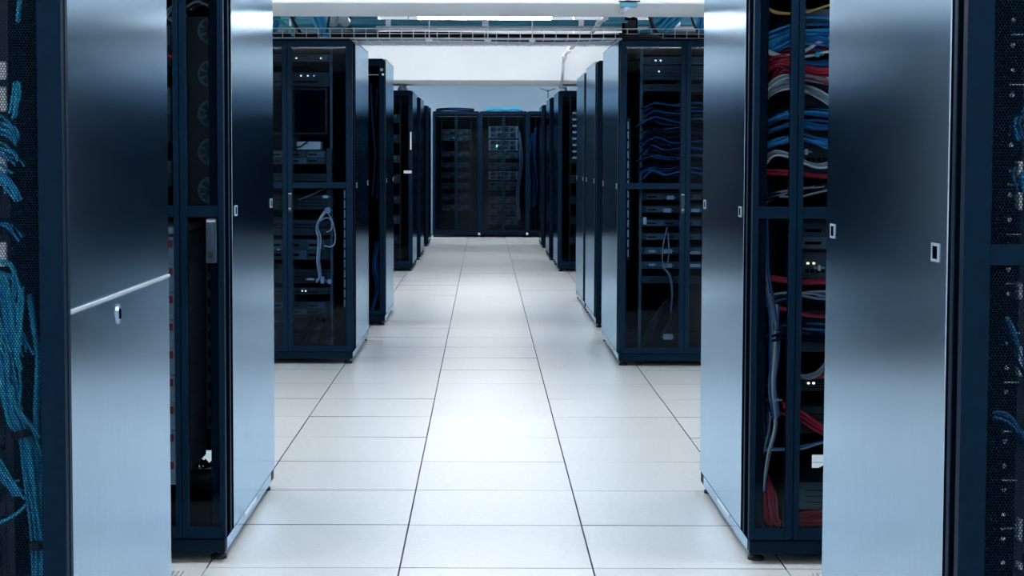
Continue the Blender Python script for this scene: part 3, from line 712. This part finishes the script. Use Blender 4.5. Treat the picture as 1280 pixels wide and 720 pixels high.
bundle('thin slanting cables just below the crossbar in left rack', PP(10.17, (372, 250), (385, 246), (398, 240), (408, 236)), 2, .004, [c_grey, c_navy], .01, 304)

# R3: contents
kr = 'in right rack under blue bundle'
for k, (py, u, m, f, lds, lab) in enumerate((
        (80, 1, grey_eq, 'plain', ((-.75, .5, led_w), (-.62, .5, led_w)), 'slim unit with twin added light spots'),  # twin glowing squares stand for light showing through from behind
        (100, 2, mid_eq, 'plain', ((-.66, .6, led_w),), 'slate unit under the twin light spots'),
        (114, 1, mid_eq, 'plain', (), 'slim slate shelf under the slate unit'),
        (150, 1, dark_eq, 'ports', (), 'patch panel topmost among the blue cords'),
        (172, 1, dark_eq, 'ports', (), 'patch panel second among the blue cords'),
        (194, 1, dark_eq, 'ports', (), 'patch panel third among the blue cords'),
        (218, 1, dark_eq, 'ports', (), 'patch panel lowest among the blue cords'),
        (250, 1, mid_eq, 'drives', ((-.2, .5, led_w), (.6, .4, led_w)), 'first server below the crossbar'),
        (266, 1, mid_eq, 'drives', ((.52, .7, led_w),), 'second server below the crossbar'),
        (283, 1, mid_eq, 'drives', ((.55, .4, led_y), (-.3, .5, led_w)), 'third server below the crossbar'),
        (300, 1, mid_eq, 'drives', ((.56, .4, led_w), (.62, .4, led_w)), 'fourth server below the crossbar'),
        (318, 1, grey_eq, 'drives', (), 'fifth server below the crossbar'),
        (336, 1, grey_eq, 'drives', (), 'sixth server below the crossbar'),
        (354, 1, mid_eq, 'plain', (), 'seventh and lowest server below the crossbar'))):
    unit('R3', P(830, py, 10.135).z, u, f'{lab} {kr}', m, f, 'units in the right rack under the blue bundle', leds=lds)
rq = random.Random(5)
for k in range(9):
    y = 128 + k * 11.5
    bundle(f'{ordw(k)} row of blue patch cords, counted from above, {kr}', PP(10.09, (802 + rq.uniform(-3, 6), y + 6, .03), (816, y - 2 + rq.uniform(-3, 3)), (832, y + 2), (850, y + rq.uniform(-2, 4)), (870, y - 1), (895, y + 4, .03)), 6, .0045, [c_navy, c_blue, c_navy], .020, 320 + k, 'blue patch cord rows')
slot_strip(785, [(152 + 12.3 * k, 161 + 12.3 * k) for k in range(14)], 10.075, 'upright strip of white plates for lit slots at the aisle side of right rack', .006)  # light through the right rail's slots, painted as white plates
for i, (px, py, w_, h_, nm) in enumerate(((806, 276, .022, .045, 'upright white tag left of the servers'), (834, 263, .05, .026, 'pale tag on the second server'), (815, 314, .04, .018, 'pale tag at left of the fifth server'),
        (834, 314, .06, .026, 'pale tag in the middle of the fifth server'), (815, 331, .04, .016, 'pale tag at left of the sixth server'), (834, 332, .06, .026, 'pale tag in the middle of the sixth server'), (869, 316, .06, .020, 'pale tag at right of the fifth server'),
        (869, 332, .06, .020, 'pale tag at right of the sixth server'), (835, 421, .06, .035, 'dim tag low in the right rack under the blue bundle'), (838, 247, .045, .025, 'pale tag on the first server'), (869, 263, .05, .02, 'pale tag at right of the second server'))):
    connector(px, py, 10.105, w_, h_, nm + ('' if 'rack' in nm else ' below the right crossbar'), pale_eq if i not in (0,) else white_eq)
bundle('grey cord loop hanging before the lowest right servers', PP(10.09, (834, 284), (829, 305), (828, 325), (833, 332), (836, 316), (835, 290)), 1, .0045, [c_grey], .002, 340)
bundle('grey cords dropping below the sixth server', PP(10.09, (830, 335), (838, 345), (841, 365), (840, 390)), 2, .0045, [c_grey], .008, 341)
bundle('dark cable tangle low in the right rack', PP(10.12, (806, 435), (812, 415), (822, 395), (835, 375), (842, 395), (828, 420)), 7, .005, [c_navy, c_black], .03, 342)

# L4, R4: contents glimpsed
bundle('dim blue cables low behind the glass of second left rack pair', PP(12.55, (475, 300), (470, 330), (474, 355), (470, 378), (466, 390)), 6, .007, [c_blue, c_bright, c_navy], .03, 350)
bundle('dim dark cables high behind the glass of second left rack pair', PP(12.55, (472, 110), (470, 150), (474, 200), (471, 250)), 5, .007, [c_navy, c_blue], .025, 351)
for k in range(6): unit('L4', .3 + k * .26, 3, f'{["lowest", "second lowest", "third lowest", "fourth lowest", "fifth lowest", "sixth lowest"][k]} dim server in the left rack behind the hanging cables', dark_eq, 'drives', 'dim servers of the fourth left rack', leds=((.9, .6, led_w),) if k in (2, 5) else ())
c = P(477, 93, 12.44); t = thing('door_badge', 'small round chrome badge high on the fourth left rack', 'badge', c)
MB().lathe((c.x, 12.442, c.z + .035), [(.012, -.004), (.012, .006)], 12, 'y').build('upper_disc', chrome, t); MB().lathe((c.x + .01, 12.442, c.z), [(.010, -.004), (.010, .006)], 12, 'y').build('lower_disc', chrome, t)
for k in range(7): unit('L5', .3 + k * .23, 2, f'{["lowest", "second lowest", "third lowest", "fourth lowest", "fifth lowest", "sixth lowest", "seventh lowest"][k]} dim server in the left rack at the far beam', mid_eq, 'drives', 'dim servers of the fifth left rack', leds=((.85, .5, led_w),) if k in (1, 4) else ())
for k in range(7): unit('R5', .3 + k * .23, 2, f'{["lowest", "second lowest", "third lowest", "fourth lowest", "fifth lowest", "sixth lowest", "seventh lowest"][k]} dim server in the right rack at the far beam', dark_eq, 'plain', 'dim servers of the fifth right rack')
a = P(509.5, 215, 18.47); o = MB().box(a.x - .045, a.x + .045, 18.482, 18.499, a.z - .016, a.z + .016, .003).build('name_plate', white_eq, None, a); o['label'] = 'blank white plate on the dark left rack at the far beam'; o['category'] = 'plate'
a = P(518, 176, 18.45); t = thing('door_pull', 'slim white pull on the dark left rack at the far beam', 'handle', a)
a = P(513.5, 176, 18.48)
MB().box(a.x - .008, a.x + .008, 18.462, 18.478, a.z - .10, a.z + .10, .003).build('grip', white_eq, t)
for dz in (-.08, .08): MB().box(a.x - .006, a.x + .006, 18.478, 18.50, a.z + dz - .01, a.z + dz + .01).build('post', white_eq, t)
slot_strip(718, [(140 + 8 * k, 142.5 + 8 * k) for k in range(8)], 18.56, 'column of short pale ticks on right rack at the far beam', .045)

# far row contents
bz = [1.86, 1.66, 1.56, 1.30, 1.12, .95, .78, .60, .42, .27]
for k, z in enumerate(bz[1:9]):
    unit('B0', z, 2, f'{ordw(k)} dim server from above in the left rack of the far row', dark_eq, 'drives', 'dim servers of the far left rack', leds=((-.2, .5, led_w),) if k == 1 else ())
py = [(205, 0), (186, 1), (166, 2)]
for k, (pz, hh, lds) in enumerate(((1.60, .19, ((.0 - .08, .55, led_g),)), (1.40, .17, ((-.45, .4, led_g), (.18, .35, led_g), (.1, .1, led_g))), (1.27, .10, ()), (1.10, .10, ()), (.93, .13, ((.8, .2, led_b),)), (.76, .13, ()), (.55, .10, ()), (.36, .16, ()), (.20, .13, ()))):
    unit('B1', pz, 3, f'{ordw(k)} lit grey server from above in the middle rack of the far row', mid_eq, 'drives', 'lit servers of the far middle rack', leds=lds, hh=hh, fmat=pale_eq if k in (0, 1, 4) else grey_eq)
bundle('blue cables hanging in the right rack of the far row', PP(26.66, (668, 165), (666, 200), (669, 230), (667, 260)), 6, .012, [c_blue, c_bright, c_navy], .05, 360)
bundle('pale blue cables at the side of the far middle rack', PP(26.66, (649, 165), (652, 200), (648, 240), (649, 275)), 5, .010, [c_grey, c_blue], .04, 361)
bundle('cyan cables lying on top of the far middle rack', PP(26.9, (607, 137.2), (618, 135.5), (630, 136.5), (642, 135.5), (652, 137.2)), 7, .014, [c_cyan, c_bright], .018, 362)
bundle('blue cables lying on top of the far left rack', PP(26.9, (545, 137.5), (560, 136.5), (575, 137), (592, 137.5)), 5, .014, [c_navy, c_blue], .015, 363)
for px, nm in ((599, 'left'), (659, 'right')):
    c = P(px, 292, 26.57); o = MB().lathe((c.x, 26.575, c.z), [(.020, -.022), (.026, -.012), (.026, -.001)], 14, 'y').build('door_stop', chrome, None, c)
    o['label'] = f'shiny round knob at the foot of the far row, {nm} one'; o['category'] = 'knob'; o['group'] = 'knobs of the far row'
for k, (px, Yk) in enumerate(((501, 18.9), (506, 19.0))):
    c = P(px, 111, Yk)
    o = MB().lathe((c.x, Yk, 2.036), [(.035, 0), (.035, .03), (.022, .045), (.022, .07)], 12).build('cable_gland', white_eq, None, (c.x, Yk, 2.036)); o['label'] = f'pale cable gland on top of the left rack at the far beam, {["outer", "inner"][k]} one'; o['category'] = 'gland'; o['group'] = 'cable glands'

# ------------------------------------------------------------------ overhead: basket tray, pipe, conduits, cables
def tray():
    y0, y1, z0, z1 = 10.45, 11.12, 2.026, 2.088
    x0, x1 = -2.4, 2.4
    t = thing('cable_tray', 'long galvanised wire basket tray bridging the aisle on top of the racks', 'cable tray', (0, (y0 + y1) / 2, z0))
    MB().box(x0, x1, y0 + .01, y1 - .01, z0 + .004, z0 + .007).build('tray_liner', traysheet, t)
    for y, nm in ((y0, 'near'), (y1, 'far')):
        for z in (z0, (z0 + z1) / 2, z1): MB().tube([(x0, y, z), (x1, y, z)], .0028 if z != z1 else .0036, 6).build('long_wire', galv, t)
    n = int((x1 - x0) / .075)
    for k in range(n + 1):
        x = x0 + k * (x1 - x0) / n
        MB().tube([(x, y0, z1), (x, y0, z0), (x, y1, z0), (x, y1, z1)], .0026, 5).build('cross_wire', galv, t)
    for yk in (y0 + .22, y0 + .44): MB().tube([(x0, yk, z0 - .004), (x1, yk, z0 - .004)], .0026, 6).build('long_wire', galv, t)
    for x in (-.35, .02, .30):
        MB().tube([(x, y0 - .006, z1 + .05), (x, y0 - .006, z0 - .03)], .004, 6).build('hanger_clip', galv, t)
        MB().box(x - .02, x + .02, y0 - .02, y0 - .002, z0 - .022, z0 + .004, .003).build('hanger_foot', galv, t)
tray()
bundle('dark cables lying along the wire basket tray', [(-2.3, 10.62, 2.056), (-1.2, 10.65, 2.052), (-.4, 10.6, 2.055), (.4, 10.66, 2.052), (1.2, 10.6, 2.056), (2.3, 10.65, 2.054)], 9, .008, [c_black, c_navy, c_black], .022, 370, wob=.25)
t = thing('teal_pipe', 'teal lagged pipe running across the aisle behind the tray', 'pipe', (0, 12.9, 2.34))
pz = P(600, 28.6, 12.9).z
MB().tube([(-3.1, 12.9, pz), (3.1, 12.9, pz)], .025, 20).build('lagging', teal_m, t)
for x in (-1.5, -.75, 0, .75, 1.5): MB().tube([(x - .02, 12.9, pz), (x + .02, 12.9, pz)], .028, 20).build('band', galv, t)
for x in (-1.1, 1.1): MB().tube([(x, 12.9, pz + .03), (x, 12.9, ZC)], .006, 6).build('hanger_rod', galv, t)
t = thing('grey_band_box', 'flat grey strip added under the teal pipe for the shaded beam face', 'added strip', (0, 12.95, 2.25))  # added box that gives the grey band of the shaded beam face
za, zb = P(600, 36.8, 12.92).z, P(600, 32.2, 12.92).z
MB().box(P(470, 30, 12.92).x, 3.1, 12.92, 13.06, za, zb, .004).build('channel', traysheet, t)
MB().box(P(470, 30, 12.92).x, 3.1, 12.915, 12.919, zb - .006, zb).build('lid_edge', galv, t)
for x in (-.6, 1.0, 2.4): MB().tube([(x, 13.0, zb), (x, 13.0, ZC)], .006, 6).build('hanger_rod', galv, t)
for sd, xa, xb in (('left', -3.1, P(472, 30, 13.3).x), ('right', P(812, 30, 13.3).x, 3.1)):
    t = thing('air_duct', f'dark teal lagged air duct above the racks at {sd}, behind the cable looms', 'duct', ((xa + xb) / 2, 13.4, 2.3))
    MB().box(xa, xb, 13.3, 13.7, P(600, 37, 13.3).z, P(600, 14, 13.3).z, .03).build('lagging', teal_m, t)
    for k in range(5):
        x = xa + (xb - xa) * (k + .5) / 5; MB().box(x - .015, x + .015, 13.294, 13.706, P(600, 37.4, 13.3).z, P(600, 13, 13.3).z, .004).build('band', dark_eq, t)
    MB().box((xa + xb) / 2 - .02, (xa + xb) / 2 + .02, 13.45, 13.5, P(600, 14, 13.3).z, ZC).build('hanger', galv, t)
# left: cables above the left glass-door rack
bundle('thick blue cable loom dropping onto left glass-door rack', [P(388, -12, 10.7), P(396, 16, 10.68), P(402, 30, 10.66), P(408, 43, 10.64), P(413, 50, 10.72)], 16, .010, [c_cyan, c_bright], .030, 380)
bundle('bright blue loom at the left end above left glass-door rack', [P(344, 5, 10.7), P(345, 22, 10.7), P(340, 40, 10.7), P(330, 47, 10.75)], 10, .010, [c_bright], .028, 381)
bundle('green-teal cable arching down above left glass-door rack', [P(338, 24, 10.6), P(348, 25, 10.6), P(356, 32, 10.6), P(360, 42, 10.6)], 2, .009, [c_teal], .006, 382)
bundle('green-teal cable falling straight above left glass-door rack', [P(363, 8, 10.6), P(365, 22, 10.6), P(367, 34, 10.6), P(366, 45, 10.62)], 1, .011, [c_teal], .002, 383)
bundle('black cable slanting through tray above left glass-door rack', [P(364, 20, 10.58), P(370, 32, 10.58), P(378, 44, 10.62)], 1, .010, [c_black], .001, 384)
bundle('black cable beside the two round ducts', [P(412, 18, 10.58), P(410, 30, 10.58), P(408, 42, 10.6)], 1, .008, [c_black], .001, 385)
for i, px in enumerate((415, 430)):
    c = P(px, 25.5, 10.9)
    t = thing('round_duct', f'{["left", "right"][i]} one of two pale round ducts above left glass-door rack', 'duct', c, 'round ducts')
    prof = [(.031, 0), (.036, .004), (.036, .16), (.030, .165)]
    MB().lathe((c.x, 10.82, c.z), prof, 24, 'y').build('shell', pvc, t)
    MB().lathe((c.x, 10.815, c.z), [(.026, 0), (.026, .006)], 20, 'y').build('end_cap', white_eq, t)
    MB().tube([(c.x, 10.9, c.z + .03), (c.x, 10.9, ZC)], .005, 6).build('hanger_rod', galv, t)
# right: thick blue loom and dark boxes above the right glass-door rack
bundle('thick bright blue cable loom sloping onto right glass-door rack', [P(866, -14, 10.75), P(850, 8, 10.72), P(838, 24, 10.70), P(822, 40, 10.66), P(806, 47, 10.64), P(798, 49, 10.66)], 30, .011, [c_cyan, c_bright, c_cyan], .050, 390)
bundle('bright blue loom at the frame edge above right rack', [P(884, 8, 10.7), P(880, 26, 10.7), P(876, 44, 10.7), P(874, 50, 10.72)], 12, .010, [c_bright], .026, 391)
bundle('black cable looping beside the blue loom on right rack', [P(813, 18, 10.55), P(816, 32, 10.55), P(824, 44, 10.55), P(836, 50, 10.6)], 3, .008, [c_black], .012, 392)
bundle('black cable hanging right of the blue loom', [P(862, 14, 10.55), P(868, 32, 10.55), P(876, 46, 10.58)], 1, .008, [c_black], .001, 393)
bundle('black cables lying over the front top of right rack', [P(776, 44, 10.4), P(790, 46, 10.4), P(806, 44, 10.4), P(824, 46, 10.45)], 5, .009, [c_black], .014, 394)
a, b = P(779, 42, 10.6), P(797, 22, 10.6)
t = thing('junction_box', 'black junction box above the aisle corner of right rack', 'junction box', (a.x, 10.6, a.z))
MB().box(a.x, b.x, 10.60, 10.70, a.z, b.z, .005).build('housing', black, t)
MB().box(a.x + .012, b.x - .012, 10.594, 10.602, a.z + .015, b.z - .015, .002).build('lid', dark_eq, t)
for dx in (-.012, .012): MB().tube([((a.x + b.x) / 2 + dx * 2, 10.65, b.z), ((a.x + b.x) / 2 + dx * 2, 10.65, b.z + .4)], .012, 8).build('lead', c_black, t)
# conduits
c0 = P(787, 0, 8.93)
t = thing('beam_conduit', 'pale conduit coming down the face of the near beam with teal clamp', 'conduit', (c0.x, 8.93, 2.1))
MB().tube([(c0.x + .01, 8.93, ZC), (c0.x, 8.93, 2.18), (c0.x - .012, 8.93, 2.085), (c0.x - .016, 8.99, 2.078), (c0.x - .02, 9.22, 2.085)], .014, 12).build('pipe', pvc, t)
MB().box(c0.x - .05, c0.x + .04, 8.915, 8.952, 2.085, 2.115, .003).build('clamp', teal_m, t)
MB().box(c0.x - .06, c0.x + .055, 8.905, 8.915, 2.112, 2.118, .001).build('clamp_bolt_bar', black, t)
a = P(768, 24, 9.95)
t = thing('clamp_bracket', 'small teal bracket under the near beam beside the pale conduit', 'bracket', a)
MB().box(a.x - .045, a.x + .05, 9.80, 9.83, a.z - .02, a.z + .035, .003).build('plate', teal_m, t)
MB().box(a.x - .06, a.x + .07, 9.83, 9.88, a.z - .028, a.z - .018, .002).build('shelf', teal_m, t)
pts = [P(757, 22, 11.3), P(749, 28, 11.7), P(742, 38, 12.3), P(734, 49, 13.0)]
t = thing('flexible_conduit', 'pale jointed conduit slanting above the tray on the right', 'conduit', pts[0])
MB().tube(smooth_path(pts, 4), .014, 12).build('pipe', pvc, t)
for p, q in ((pts[0], pts[1]), (pts[1], pts[2]), (pts[3], pts[2])):
    d = (q - p).normalized(); MB().tube([p - d * .04, p + d * .10], .021, 12).build('coupling', galv, t)
MB().tube([pts[0], Vector((pts[0].x, pts[0].y, ZC))], .006, 6).build('hanger_rod', galv, t)
pts = [P(717, 56, 16.2), P(712, 62, 16.6), P(706, 70, 17.2), P(704.5, 76, 17.5), P(703.5, 90, 17.55), P(702, 106, 17.9)]
e = Vector((.92, 18.7, 2.065))
t = thing('drop_conduit', 'pale conduit dropping onto the dark right rack at the far beam', 'conduit', pts[3])
MB().tube(smooth_path(pts, 4) + [Vector((pts[-1].x, 18.35, 2.062)), e, e - Vector((0, 0, .034))], .016, 12).build('pipe', pvc, t)
for i in (0, 1, 2):
    d = (pts[i + 1] - pts[i]).normalized(); MB().tube([pts[i] - d * .08, pts[i] + d * .14], .026, 12).build('coupling', galv, t)
MB().tube([pts[0], Vector((pts[0].x, pts[0].y, ZC))], .007, 6).build('hanger_rod', galv, t)
# thin wire frame by the drop conduit
t = thing('wire_stand', 'thin dark antenna-like wire stand beside the drop conduit', 'wire stand', P(686, 135, 20.9))
c = P(685, 112, 20.9)
MB().tube([(c.x, 20.9, 2.031), (c.x, 20.9, c.z)], .006, 6).build('stem', dark_eq, t)
for dx in (-.10, .10): MB().tube([(c.x, 20.9, c.z - .02), (c.x + dx * .5, 20.9, c.z), (c.x + dx, 20.9, c.z + .015)], .005, 6).build('arm', dark_eq, t)
